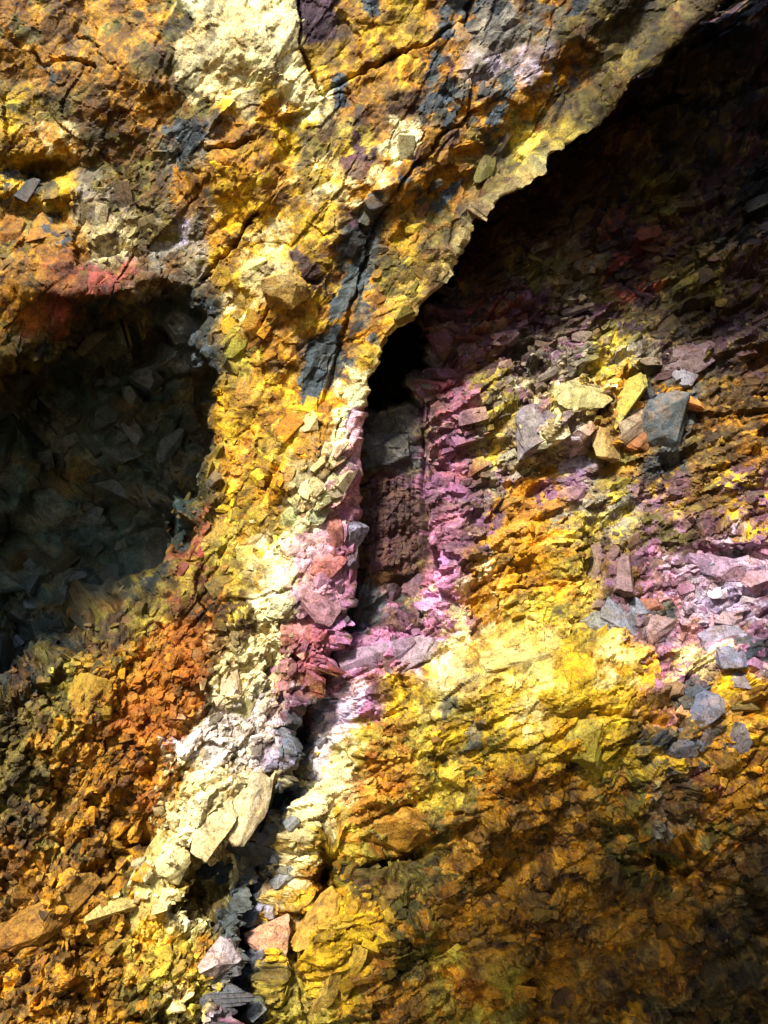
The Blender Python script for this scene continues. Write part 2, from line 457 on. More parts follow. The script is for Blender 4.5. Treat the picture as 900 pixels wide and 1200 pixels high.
# ------------------------------------------------------------------ the left wall (front fin with the hollow)
EDGE = np.array([(1010, -330), (925, -150), (862, -20), (838, 5), (806, 40), (765, 72), (735, 92), (712, 125), (690, 142), (668, 168), (640, 182),
                 (612, 205), (580, 228), (562, 246), (550, 278), (538, 300), (528, 322), (500, 345), (470, 378), (452, 402), (440, 436),
                 (430, 468), (423, 500), (427, 560), (423, 620), (416, 670), (404, 720), (388, 765), (362, 815), (344, 870), (322, 930),
                 (302, 990), (287, 1050), (276, 1110), (268, 1200), (255, 1300), (230, 1500)], float)
HOLLOW = [(-260, 520), (-120, 470), (-20, 450), (20, 420), (70, 385), (120, 350), (165, 332), (212, 336), (238, 365), (242, 430), (262, 488), (246, 540),
          (216, 592), (205, 640), (160, 690), (100, 735), (40, 775), (-20, 805), (-140, 800), (-260, 700)]
xs = [-300, 0, 120, 250, 350, 450, 600, 1000]
ys = [-400, 0, 150, 300, 450, 600, 750, 900, 1050, 1200, 1500]
LD = [[8.4, 8.9, 9.2, 9.3, 9.3, 9.4, 9.6, 10.2], [9.1, 9.5, 9.6, 9.4, 9.4, 9.5, 9.8, 10.4], [9.3, 9.7, 9.8, 9.55, 9.5, 9.6, 10.0, 10.6],
      [9.2, 9.8, 10.0, 9.8, 9.6, 9.8, 10.2, 10.8], [9.3, 9.9, 10.2, 10.0, 9.8, 10.0, 10.4, 11], [9.3, 9.8, 10.1, 10.0, 9.75, 10.0, 10.4, 11],
      [9.1, 9.6, 9.8, 9.75, 9.65, 9.9, 10.2, 10.6], [8.7, 9.1, 9.3, 9.4, 9.5, 9.7, 10, 10.3], [8.3, 8.7, 8.9, 9.1, 9.2, 9.4, 9.6, 10],
      [7.9, 8.3, 8.5, 8.7, 8.9, 9.1, 9.3, 9.6], [7.0, 7.4, 7.6, 7.8, 8, 8.2, 8.4, 8.7]]
ROWS = np.concatenate([np.arange(-320, -20, 5.0), np.arange(-20, 1220, 1.9), np.arange(1220, 1480, 5.0)])
NC, NLIP = 470, 34
rows = ROWS
edge_px = np.interp(rows, EDGE[:, 1], EDGE[:, 0])
jag = (15 - 9 * sstep(600, 760, rows)) * fbm(rows / 46, rows * 0 + 3, 4, 0, .5) + 5 * sstep(150, 260, rows) * (TAB[0, 7, (np.floor(rows / 11 + 2 * fbm(rows / 30, rows * 0, 2, 2))).astype(int) & 255] - .5)
edge_px = edge_px + jag
u = np.linspace(0, 1, NC)
PX = -270 + (edge_px[:, None] + 270) * u[None, :]
PY = np.repeat(rows[:, None], NC, 1)
w = np.linspace(0, 1, NLIP + 1)[1:]
PX = np.concatenate([PX, edge_px[:, None] - 34 * w[None, :] ** 1.3 + 4 * np.sin(np.pi * np.clip(w * 4, 0, 1))[None, :]], 1)
PY = np.concatenate([PY, np.repeat(rows[:, None], NLIP, 1)], 1)
lipD = np.concatenate([np.zeros(NC), 2.4 * w ** 1.1])[None, :]
dist_edge = np.clip(edge_px[:, None] - PX, 0, None); dist_edge[:, NC:] = 0
D = table(PX, PY, xs, ys, LD) + 0.07 * np.exp(-dist_edge / 4.0) + lipD
# rolling of the band above the edge towards the right-hand chamber
band = np.exp(-((dist_edge - 62) / 44) ** 2) * sstep(340, 180, PY) - .3 * np.exp(-dist_edge / 12) * sstep(110, 210, PY) * sstep(480, 380, PY)
D = D + .24 * band
# large forms
big = fbm(PX / 190, PY / 190, 3, 1)
D = D - .17 * big
for cx, cy, rx, ry, a in [(290, 50, 70, 75, .35), (290, 200, 50, 50, .22), (330, 330, 35, 30, .22), (120, 80, 80, 50, .2), (80, 340, 90, 30, .35),
                          (60, 200, 45, 18, -.45), (50, 250, 50, 20, -.2), (215, 200, 40, 40, -.2), (385, 420, 28, 60, -.18), (365, 560, 50, 70, .25), (250, 960, 45, 60, .3),
                          (255, 1025, 40, 22, -.45), (218, 940, 16, 22, -.25), (130, 780, 40, 45, .25), (60, 1080, 45, 60, .2), (130, 950, 22, 20, -.25), (150, 990, 28, 14, -.2),
                          (330, 700, 40, 60, .15), (240, 1050, 30, 30, -.3)]:
    q = ((PX - cx) / rx) ** 2 + ((PY - cy) / ry) ** 2
    D = D - a * np.exp(-q * 1.2)
wob = 20 * fbm(PX / 40, PY / 40, 4, 3, .55)
sd = poly_sd(PX, PY, HOLLOW) + wob
hol = sstep(-8, 75 + 45 * sstep(470, 380, PY) - 50 * np.maximum(sstep(150, 215, PX), sstep(560, 680, PY)), sd)
D = D + 2.1 * hol + .7 * sstep(30, 110, sd) * sstep(.0, .5, fbm(PX / 90 + 3, PY / 90, 3, 2))
wedge = sstep(-6, 26, poly_sd(PX, PY, [(160, 445), (178, 400), (200, 362), (216, 368), (230, 398), (232, 436), (205, 444)]))
D = D - wedge * sstep(.55, 1, hol) * (1.25 + .012 * (PX - 200) - .006 * (PY - 400))
P0 = at(PX, PY, D)
NL = normals(P0)
NL[:, NC:] = np.array([.8, -.5, .2])
rough = 0.78 + .5 * sstep(640, 780, PY) + .2 * sstep(60, 10, dist_edge) * sstep(420, 520, PY)
rough = rough * (1 + .4 * fbm(PX / 120 + 5, PY / 120, 3, 0))
slopeang = math.radians(-52)
crum = sstep(680, 760, PY)
h1, tint1 = planes(PX, PY, 64, .09 + .03 * crum, .13, slopeang, 1.6, 1, .16)
h1b, _, _ = facet_height(PX, PY, 46, .05, .04, slopeang, 2.0, 5, .2, .35)
h2, tint2 = planes(PX, PY, 24, .045, .085, slopeang, 1.5, 2, .18, -1)
h3, tint3 = planes(PX, PY, 11, .024, .045, slopeang, 1.4, 3, .2)
h4, tint4 = planes(PX, PY, 6, .011, .022, slopeang, 1.3, 4, .2, -1)
h5, _, _ = facet_height(PX, PY, 17, .03, .045, slopeang, 1.7, 6, .2, .5)
disp = (h1 + h1b * (.6 + .5 * crum) + h2 * (.9 + .4 * crum) + h3 * (.8 + 1.0 * crum) + h4 * (.8 + 1.3 * crum) + h5 * (.4 + .7 * crum)) * rough
disp = disp + (.02 + .015 * crum) * fbm(PX / 26, PY / 26, 5, 1, .6) * rough
disp = disp + hol * (planes(PX, PY, 110, .55, .55, .4, 1.1, 9, .12)[0] + planes(PX, PY, 48, .20, .34, .9, 1.3, 10, .08)[0] + planes(PX, PY, 18, .06, .12, .9, 1.3, 17, .1, -1)[0])
for pts, wd, dp in [([(60, 68), (75, 63), (95, 68), (112, 77)], 3.0, .22), ([(375, 112), (430, 80), (500, 52), (545, 20), (560, -10)], 3.5, .14),
                    ([(378, 470), (400, 400), (415, 350), (440, 270), (470, 215), (520, 160), (560, 130)], 4, .12), ([(350, 0), (352, 50), (380, 112)], 3, .12),
                    ([(235, 330), (262, 300), (300, 250)], 3.5, .18), ([(248, 176), (280, 172), (300, 160)], 3, .14), ([(300, 395), (330, 330), (375, 330)], 3, .12),
                    ([(365, 610), (385, 560), (400, 480)], 2, .08), ([(35, 60), (45, 75), (60, 68)], 2.5, .1), ([(90, 35), (118, 55)], 2, .08),
                    ([(310, 570), (330, 530), (345, 505)], 5, .2), ([(205, 735), (240, 690), (262, 640)], 3, .1)]:
    d = line_d(PX + 5 * fbm(PX / 14, PY / 14, 3), PY + 5 * fbm(PX / 14 + 9, PY / 14, 3), pts)
    disp = disp - .8 * dp * np.exp(-(d / (wd * .62)) ** 2)
disp[:, NC:] *= .25
PLw = P0 + NL * disp[..., None]
NLs = NL
LPX, LPY = PX, PY
def tint_of(ts, ws):
    v = -.06 + sum(wt * (t - .5) for t, wt in zip(ts, ws))
    return np.clip(1 + v, .35, 1.9)[..., None]
colL = pigment('left', PX, PY, .6 * tint2 + .4 * tint3)
rim = (np.exp(-dist_edge / 5) * sstep(60, 140, PY) * sstep(480, 400, PY) * .45)[..., None]  # cream painted along the lip, standing in for its sunlit edge
colL = colL * (1 - rim) + PAL['C'] * rim
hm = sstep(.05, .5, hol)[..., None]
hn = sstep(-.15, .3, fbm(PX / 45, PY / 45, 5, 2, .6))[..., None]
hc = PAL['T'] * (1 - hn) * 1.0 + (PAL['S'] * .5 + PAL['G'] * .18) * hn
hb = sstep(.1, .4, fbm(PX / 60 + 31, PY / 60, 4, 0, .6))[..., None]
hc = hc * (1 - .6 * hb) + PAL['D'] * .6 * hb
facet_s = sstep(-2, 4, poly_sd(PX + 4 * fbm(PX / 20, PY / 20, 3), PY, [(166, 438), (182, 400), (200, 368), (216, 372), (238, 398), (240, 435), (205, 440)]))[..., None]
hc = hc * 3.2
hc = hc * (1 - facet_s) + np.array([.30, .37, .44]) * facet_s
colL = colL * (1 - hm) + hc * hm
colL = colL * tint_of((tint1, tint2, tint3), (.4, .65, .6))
hs = (tint2 * 7.3 % 1 - .5)[..., None] * np.array([.10, 0, -.22])
colL = np.clip(colL * (1 + hs), 0.004, .95)

def grid_faces(nr, nc, base=0):
    i = np.arange(nr * nc).reshape(nr, nc)
    return np.stack([i[:-1, :-1], i[1:, :-1], i[1:, 1:], i[:-1, 1:]], -1).reshape(-1, 4) + base

def sheet(name, P, col, r0, r1):
    Pm = P[r0:r1 + 1]; nr, nc = Pm.shape[:2]
    return link(name, mesh_from(name, Pm.reshape(-1, 3), grid_faces(nr, nc), col[r0:r1 + 1].reshape(-1, 3), False), kind="structure")

RS = int(np.searchsorted(ROWS, 700))
left_wall = sheet("left_cave_wall", PLw, colL, 0, RS)
left_slope = sheet("left_rock_slope", PLw, colL, RS, len(ROWS) - 1)

# ------------------------------------------------------------------ the right wall (back of the chamber)
xs = [150, 420, 500, 600, 750, 900, 1250]
ys = [-400, 0, 200, 350, 450, 540, 620, 720, 800, 860, 920, 1000, 1100, 1200, 1500]
RD = [[13.4, 13.4, 13.6, 13.8, 14, 14, 13.6], [12.6, 12.7, 12.9, 13.1, 13.3, 13.3, 13], [12, 12.1, 12.2, 12.3, 12.5, 12.5, 12.3],
      [11.2, 11.2, 11.35, 11.7, 11.8, 11.8, 11.6], [10.7, 10.7, 10.85, 11.3, 11.3, 11.3, 11.2], [10.4, 10.4, 10.6, 10.85, 10.95, 11.0, 10.9],
      [10.25, 10.3, 10.45, 10.6, 10.7, 10.7, 10.6], [10.1, 10.15, 10.2, 10.25, 10.2, 10.3, 10.2], [10.2, 10.15, 10.0, 9.8, 9.7, 9.8, 9.8],
      [9.9, 9.9, 9.8, 9.5, 9.4, 9.5, 9.45], [9.7, 9.7, 9.7, 9.55, 9.5, 9.6, 9.5], [9.5, 9.5, 9.6, 9.65, 9.65, 9.65, 9.55], [9.2, 9.2, 9.4, 9.55, 9.6, 9.55, 9.4],
      [8.9, 8.9, 9.2, 9.6, 9.7, 9.6, 9.4], [8.2, 8.2, 8.4, 8.6, 8.7, 8.6, 8.4]]
NT = 560
start = np.interp(ROWS, EDGE[:, 1], EDGE[:, 0]) - 110
tt = np.linspace(0, 1, NT)
PX = start[:, None] + (1190 - start[:, None]) * tt[None, :]
PY = np.repeat(ROWS[:, None], NT, 1)
D = table(PX, PY, xs, ys, RD)
D = D - .26 * fbm(PX / 170 + 3, PY / 150, 3, 2)
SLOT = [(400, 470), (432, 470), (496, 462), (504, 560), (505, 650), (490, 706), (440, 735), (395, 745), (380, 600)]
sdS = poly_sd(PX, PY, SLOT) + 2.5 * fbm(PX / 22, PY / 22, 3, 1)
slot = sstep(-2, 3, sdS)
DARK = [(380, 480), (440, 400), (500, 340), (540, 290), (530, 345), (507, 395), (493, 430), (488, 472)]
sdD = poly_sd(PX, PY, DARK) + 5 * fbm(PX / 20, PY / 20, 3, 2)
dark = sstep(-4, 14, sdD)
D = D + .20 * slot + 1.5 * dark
gap = PX - np.interp(PY, EDGE[:, 1], EDGE[:, 0])
D = D + .42 * np.exp(-(np.clip(gap, 0, None) / 22) ** 2) * sstep(770, 840, PY)
seamw = np.exp(-(np.clip(gap, 0, None) / 26) ** 4) * sstep(770, 840, PY)
for cx, cy, rx, ry, a in [(700, 500, 80, 45, .30), (625, 510, 60, 40, .22), (640, 790, 90, 50, .30), (745, 870, 70, 40, .2), (550, 800, 60, 30, .2), (860, 655, 50, 12, -.35),
                          (690, 665, 14, 40, -.35), (850, 840, 50, 40, .1), (475, 1005, 46, 24, -.35), (500, 1120, 44, 30, -.25), (440, 1010, 20, 14, -.3), (385, 1025, 14, 38, -.9), (350, 1120, 12, 40, -.5), (700, 490, 16, 8, -.45), (560, 960, 60, 30, .2),
                          (780, 1010, 60, 16, -.35), (700, 1020, 40, 30, .2), (760, 1090, 50, 40, .2), (560, 1150, 60, 25, .2), (380, 1090, 30, 40, .25), (780, 950, 25, 50, .2),
                          (350, 960, 40, 60, .2), (530, 690, 25, 60, .12), (470, 690, 20, 20, -.2)]:
    q = ((PX - cx) / rx) ** 2 + ((PY - cy) / ry) ** 2
    D = D - a * np.exp(-q * 1.2)
P0 = at(PX, PY, D)
NR = normals(P0)
bed = math.radians(-23)                                    # bedding rises to the right
up = sstep(560, 430, PY)
yel = np.exp(-(((PX - 640) / 130) ** 2 + ((PY - 800) / 75) ** 2) * 1.2)
rough = (1.0 - .5 * yel) * (1 + .35 * fbm(PX / 110, PY / 110, 3, 3)) * (1 - .55 * slot * (1 - dark))
h1, tint1 = planes(PX, PY, 36, .11, .16, bed, 2.6, 11, .16)
h1b, _, _ = facet_height(PX, PY, 20, .07, .06, bed, 4.0, 15, .2)
h2, tint2 = planes(PX, PY, 16, .045, .075, bed, 1.9, 12, .18)
h2b, _, _ = facet_height(PX, PY, 10, .04, .04, bed, 3.4, 16, .2)
h3, tint3 = planes(PX, PY, 8.5, .022, .042, bed, 1.6, 13, .2, -1)
h4, tint4 = planes(PX, PY, 5, .010, .02, bed, 1.3, 14, .2)
disp = (h1 * (.75 + .4 * up) + h1b * (.4 + .8 * up) * (1 - seamw) + h2 * (1.2 - .5 * yel) + h2b * (.5 + .6 * up) * (1 - seamw) + h3 * 1.0 + h4 * (1.1 - .5 * yel)) * rough
disp = disp + .025 * fbm(PX / 28, PY / 28, 5, 0, .6) * rough
# ribbed panel of the slot: hanging cords of lava
RIB = [(432, 560), (497, 556), (497, 640), (482, 664), (456, 666), (428, 660)]
rib = sstep(-2, 5, poly_sd(PX, PY, RIB))
disp = disp + rib * (.03 * np.abs(np.sin((PX + 5 * fbm(PX / 24, PY / 30, 4)) * math.pi / 8.0)) * (.4 + vnoise(PX / 9, PY / 14)) + .05 * fbm(PX / 6, PY / 5.0, 4))
RIB2 = [(408, 730), (418, 690), (430, 662), (436, 664), (430, 700), (420, 730)]
rib2 = sstep(-2, 3, poly_sd(PX, PY, RIB2))
disp = disp + rib2 * (.08 + .03 * np.abs(np.sin((PX + .35 * PY) * math.pi / 4.5)))
for pts, wd, dp in [([(515, 545), (560, 560), (640, 552), (720, 530), (800, 510)], 4, .15), ([(500, 470), (497, 600), (505, 680)], 3, .12), ([(640, 840), (700, 835), (800, 850)], 3, .12),
                    ([(690, 850), (685, 830), (672, 860)], 2.5, .12), ([(800, 830), (798, 870)], 3, .2), ([(430, 985), (520, 985), (560, 965)], 5, .2),
                    ([(720, 1010), (770, 1005), (830, 1030), (900, 1050)], 5, .16), ([(805, 1040), (806, 985)], 2.5, .15), ([(780, 950), (770, 1000)], 2, .1)]:
    d = line_d(PX + 5 * fbm(PX / 14, PY / 14, 3), PY + 5 * fbm(PX / 14 + 9, PY / 14, 3), pts)
    disp = disp - dp * np.exp(-(d / wd) ** 2)
PRw = P0 + NR * disp[..., None]
RPX, RPY = PX, PY
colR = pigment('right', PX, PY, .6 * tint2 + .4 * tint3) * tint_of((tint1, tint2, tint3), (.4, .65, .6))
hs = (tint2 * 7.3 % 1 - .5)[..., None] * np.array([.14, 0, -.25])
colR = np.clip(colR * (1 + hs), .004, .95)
RS2 = int(np.searchsorted(ROWS, 610))
right_wall = sheet("right_cave_wall", PRw, colR, 0, RS2)
right_slope = sheet("right_rock_slope", PRw, colR, RS2, len(ROWS) - 1)

# ------------------------------------------------------------------ unseen shell added round the viewer, its openings cut to shape the light
POOL = [(-80, -800), (1000, -800), (950, -120), (870, -10), (760, 95), (655, 205), (770, 280), (900, 335), (1500, 380), (1500, 980), (900, 985), (680, 1000), (520, 1090),
        (470, 1500), (-100, 1500), (-80, 1150), (10, 1000), (30, 850), (90, 790), (205, 715), (205, 540), (60, 450), (-60, 330)]
def vault():
    V = []; F = []; base = 0
    def panel(P, keep=None):
        nonlocal base
        nr, nc = P.shape[:2]
        f = grid_faces(nr, nc)
        if keep is not None: f = f[keep(P.reshape(-1, 3)[f].mean(1))]
        V.append(P.reshape(-1, 3)); F.append(f + base); base += nr * nc
    a = np.linspace(-17, 17, 90); b = np.linspace(-17, 20, 95); c = np.linspace(-9.5, 9.6, 50)
    X, Y = np.meshgrid(a, b)
    r = lambda x, y: 1.1 * fbm(x / 4, y / 4, 4)
    def hole(Q):
        t = (Q[:, 1] - 10.5) / SUN.y
        W = Q - t[:, None] * np.array(SUN)[None, :]
        x, y = proj(W)
        return poly_sd(x, y, POOL) + 40 * fbm(Q[:, 0] / 2, Q[:, 1] / 2, 3) < 0
    Z = 9.2 + 1.0 * fbm(X / 4, Y / 4, 4)
    panel(np.stack([X, Y, Z], -1), hole)  # roof opening cut to the wanted pool of sunlight
    panel(np.stack([X, Y, -9.0 + r(X, Y)], -1))
    Xs, Zs = np.meshgrid(a, c); panel(np.stack([Xs, -16.5 + r(Xs, Zs), Zs * 1.1], -1), lambda Q: ((Q[:, 0] + 7 + 2 * fbm(Q[:, 2] / 3, Q[:, 0] / 3, 3)) / 9.5) ** 2 + ((Q[:, 2] + 1.5) / 7.2) ** 2 > 1); panel(np.stack([Xs, 19 + r(Xs, Zs), Zs * 1.1], -1))  # mouth behind the camera added to let in fill light
    Ys, Zs = np.meshgrid(b, c); panel(np.stack([-16.2 + r(Ys, Zs), Ys, Zs * 1.1], -1)); panel(np.stack([16.2 + r(Ys + 9, Zs), Ys, Zs * 1.1], -1))
    V_ = np.concatenate(V); F_ = np.concatenate(F)
    n = fbm(V_[:, 0] / 2 + V_[:, 1], V_[:, 2] / 2, 3)
    t = sstep(-.3, .4, n)[:, None]
    col = PAL['O'] * t + PAL['H'] * (1 - t)
    link("light_shaping_vault", mesh_from("light_shaping_vault", V_, F_, col, True), kind="structure")
vault()

# ------------------------------------------------------------------ broken stones
def stone_proto(seed, cuts=11, bevel=0.0, chips=False):
    r = random.Random(seed)
    bm = bmesh.new()
    bmesh.ops.create_cube(bm, size=2.0)
    for _ in range(cuts):
        n = Vector((r.gauss(0, 1), r.gauss(0, 1), r.gauss(0, 1))).normalized()
        d = r.uniform(.62, .98)
        g = bm.verts[:] + bm.edges[:] + bm.faces[:]
        res = bmesh.ops.bisect_plane(bm, geom=g, plane_co=n * d, plane_no=n, clear_outer=True)
        ed = [e for e in res['geom_cut'] if isinstance(e, bmesh.types.BMEdge)]
        if len(ed) >= 3:
            bmesh.ops.contextual_create(bm, geom=ed)
    bmesh.ops.remove_doubles(bm, verts=bm.verts[:], dist=.06)
    bmesh.ops.dissolve_limit(bm, angle_limit=.03, verts=bm.verts[:], edges=bm.edges[:])
    if bevel:
        bmesh.ops.bevel(bm, geom=bm.edges[:], offset=bevel, segments=1, affect='EDGES', clamp_overlap=True)
    bmesh.ops.triangulate(bm, faces=bm.faces[:])
    if chips:
        from mathutils import noise as mn
        for _ in range(2):
            bmesh.ops.subdivide_edges(bm, edges=[e for e in bm.edges if e.calc_length() > .32], cuts=1)
            bmesh.ops.triangulate(bm, faces=bm.faces[:])
        off = Vector((seed * 3.1, seed * 1.7, 0))
        for v_ in bm.verts:
            q = v_.co * 1.6 + off
            v_.co += v_.co.normalized() * (.10 * mn.noise(q) + .07 * mn.noise(q * 2.7) + .035 * mn.noise(q * 6))
    bmesh.ops.recalc_face_normals(bm, faces=bm.faces[:])
    v = np.array([x.co[:] for x in bm.verts]); bm.verts.index_update()
    f = np.array([[q.index for q in x.verts] for x in bm.faces])
    bm.free()
    return v, f

SMALL = [stone_proto(i, 7) for i in range(14)]
MED = [stone_proto(100 + i, 8, .05) for i in range(26)]
LARGE = [stone_proto(200 + i, 10, .05, True) for i in range(16)]

def surf(side, px, py):
    """point and normal of a wall at a place of the survey"""
    if side == 'left':
        i = int(np.clip(np.searchsorted(ROWS, py), 1, len(ROWS) - 2))
        j = int(np.clip(np.searchsorted(LPX[i, :NC], px), 1, NC - 2))
        P, N = PLw, NL
    else:
        i = int(np.clip(np.searchsorted(ROWS, py), 1, len(ROWS) - 2))
        j = int(np.clip(np.searchsorted(RPX[i], px), 1, NT - 2))
        P, N = PRw, NR
    n = N[max(0, i - 6):i + 7:3, max(0, j - 6):j + 7:3].reshape(-1, 3).mean(0)
    return P[i, j], n / np.linalg.norm(n)

PXM = TAN / 600.0
def stone_xform(P, N, size_px, aspect, ang, depth=.45, tilt=.35, sink=.3, r=rng):
    """axes of a stone lying in a wall: long axis at ang in the wall plane"""
    s = size_px * PXM * P[1] * .5
    n = N + r.normal(0, tilt, 3); n /= np.linalg.norm(n)
    d = np.array([math.cos(ang), 0, math.sin(ang)]); d = d - n * d.dot(n); d /= np.linalg.norm(d)
    e = np.cross(n, d)
    M = np.stack([d * s * aspect ** .5, e * s / aspect ** .5, n * s * depth], 0)
    return M, P - N * s * depth * sink

def stone_cols(side, verts_w, base=None, jitter=.32, r=rng):
    px, py = proj(verts_w)
    if base is None:
        m = px.mean() + r.normal(0, 6), py.mean() + r.normal(0, 6)
        fi = r.random()
        c = pigment(side, np.array([m[0]]), np.array([m[1]]), fi)[0] * .6 + pigment(side, px, py, fi) * .4
    else:
        c = np.array(base)[None] * .78 + pigment(side, px, py) * .22
    k = np.exp(r.normal(-.05, jitter)) * (1 + r.normal(0, .06 if base is None else .015, 3)) * (1 + r.normal(0, .05, (len(px), 1)))
    return np.clip(c * k, .004, .92)

def dens(px, py, items):
    v = 0
    for cx, cy, rx, ry, a in items:
        v = max(v, a * math.exp(-((px - cx) / rx) ** 2 - ((py - cy) / ry) ** 2))
    return v

def scatter(side, parent, n, box, items, smin, smax, asp, ang, protos, depth=.5, tilt=.35, sink=.25, mind=.55, angj=.3):
    placed = []; tries = 0
    out = []
    while len(out) < n and tries < n * 60:
        tries += 1
        px = random.uniform(box[0], box[2]); py = random.uniform(box[1], box[3])
        if side == 'left' and px > np.interp(py, EDGE[:, 1], EDGE[:, 0]) - 4: continue
        if side == 'right' and px < np.interp(py, EDGE[:, 1], EDGE[:, 0]) + 3: continue
        if random.random() > dens(px, py, items): continue
        s = smin * (smax / smin) ** (random.random() ** 1.6)
        if mind and any((px - q[0]) ** 2 + (py - q[1]) ** 2 < ((s + q[2]) * .5 * mind) ** 2 for q in placed): continue
        placed.append((px, py, s))
        out.append((px, py, s))
    res = []
    for px, py, s in out:
        P, N = surf(side, px, py)
        a = ang + random.gauss(0, angj)
        M, o = stone_xform(P, N, s, random.uniform(*asp), a, depth * random.uniform(.7, 1.3), tilt, sink)
        v, f = random.choice(protos)
        res.append((v @ M, f, o))
    return res

def place_parts(side, parent, stones, name="rock"):
    for v, f, o in stones:
        col = stone_cols(side, v + o)
        link(name, mesh_from(name, v, f, col), parent, o)

def place_stuff(side, parent, stones, name="rubble"):
    V = []; F = []; Cc = []; b = 0
    for v, f, o in stones:
        w_ = v + o
        V.append(w_); F.append(f + b); b += len(v); Cc.append(o)
    if not V: return
    W = np.concatenate(V); px, py = proj(W)
    col = pigment(side, px, py)
    k = np.concatenate([np.full(len(v), math.exp(random.gauss(0, .22))) for v in V])
    link(name, mesh_from(name, W, np.concatenate(F), np.clip(col * k[:, None], .004, .92)), parent, kind="stuff")

BED = math.radians(23)
# upper right: shingled slabs
it = [(700, 330, 260, 130, 1), (560, 430, 90, 110, 1), (640, 460, 130, 60, 1), (760, 200, 200, 110, .6), (560, 560, 90, 60, .9), (830, 560, 120, 60, .35)]
place_parts('right', right_wall, scatter('right', right_wall, 300, (500, 60, 930, 605), it, 11, 28, (1.5, 3.4), BED, MED, .5, .2, .4, .45, .2))
place_stuff('right', right_wall, scatter('right', right_wall, 1500, (495, 250, 920, 605), it + [(800, 560, 150, 60, 1)], 4, 11, (1.1, 2.2), BED, SMALL, .6, .4, .45, 0, .4))
# lower right
it = [(800, 690, 130, 70, 1), (820, 800, 110, 60, .9), (660, 690, 70, 60, .8), (560, 680, 50, 70, .6), (460, 740, 60, 40, .9), (400, 1080, 60, 100, .9), (340, 900, 40, 120, .8),
      (600, 1050, 250, 130, .35), (830, 920, 90, 40, .7), (300, 1080, 40, 120, .8)]
place_parts('right', right_slope, scatter('right', right_slope, 235, (290, 615, 930, 1215), it, 10, 27, (1.1, 2.2), .3, MED, .5, .2, .5, .5, .5))
seam = scatter('right', right_slope, 65, (255, 790, 420, 1215), [(408, 785, 9, 18, 1), (382, 835, 9, 22, 1), (360, 890, 9, 26, 1), (340, 950, 10, 28, 1), (320, 1010, 10, 28, 1), (304, 1080, 12, 38, 1), (296, 1160, 14, 48, 1)],
               11, 24, (1.1, 1.9), 1.0, MED, .7, .3, -.2, .4, .5)
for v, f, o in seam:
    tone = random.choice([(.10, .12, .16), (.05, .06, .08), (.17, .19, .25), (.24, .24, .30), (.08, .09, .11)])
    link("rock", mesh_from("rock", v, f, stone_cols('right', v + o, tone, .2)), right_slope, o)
it2 = it + [(650, 1000, 260, 130, .8), (500, 920, 110, 60, .9), (700, 640, 220, 40, .9)]
place_stuff('right', right_slope, scatter('right', right_slope, 1800, (290, 615, 920, 1215), it2, 4, 11, (1, 1.8), .3, SMALL, .6, .4, .45, 0, .8))
# left ridge and fin
it = [(385, 640, 45, 110, 1), (340, 560, 40, 130, .35), (60, 240, 70, 50, .3), (280, 420, 40, 90, .3), (230, 600, 50, 60, .3), (660, 140, 160, 60, .12), (480, 330, 60, 70, .15)]
place_parts('left', left_wall, scatter('left', left_wall, 170, (0, 0, 830, 695), it, 11, 34, (1.1, 2.2), .9, MED, .4, .16, .55, .6, .4))
it = [(330, 760, 60, 90, 1), (290, 900, 60, 120, .9), (180, 830, 90, 90, .8), (200, 1000, 110, 110, .8), (80, 1000, 110, 180, .45), (250, 1140, 80, 60, .9)]
place_parts('left', left_slope, scatter('left', left_slope, 300, (0, 705, 400, 1215), it, 9, 20, (1.1, 2.2), .9, MED, .5, .22, .5, .5, .45))
place_stuff('left', left_slope, scatter('left', left_slope, 1900, (0, 700, 410, 1215), it + [(100, 950, 150, 200, .8)], 4, 11, (1, 2.0), .9, SMALL, .6, .4, .45, 0, .6))
hs_ = scatter('left', left_wall, 80, (-10, 370, 240, 760), [(120, 520, 110, 110, 1), (90, 660, 90, 60, 1)], 14, 46, (1.1, 2.0), .7, MED, .5, .3, .3, .5, .8)
for v, f, o in hs_:
    px_, py_ = proj(o)
    if poly_sd(np.array([px_]), np.array([py_]), HOLLOW)[0] < 22: continue
    tone = random.choice([(.09, .12, .12), (.06, .08, .075), (.13, .16, .18), (.08, .085, .05), (.16, .20, .22)])
    link("rock", mesh_from("rock", v, f, stone_cols('left', v + o, tone, .2)), left_wall, o)
place_stuff('left', left_wall, scatter('left', left_wall, 500, (0, 0, 700, 695), [(380, 640, 45, 110, 1), (260, 590, 90, 90, .8), (150, 240, 130, 90, .5)], 4, 10, (1, 1.8), .9, SMALL, .5, .3, .5, 0, .6))

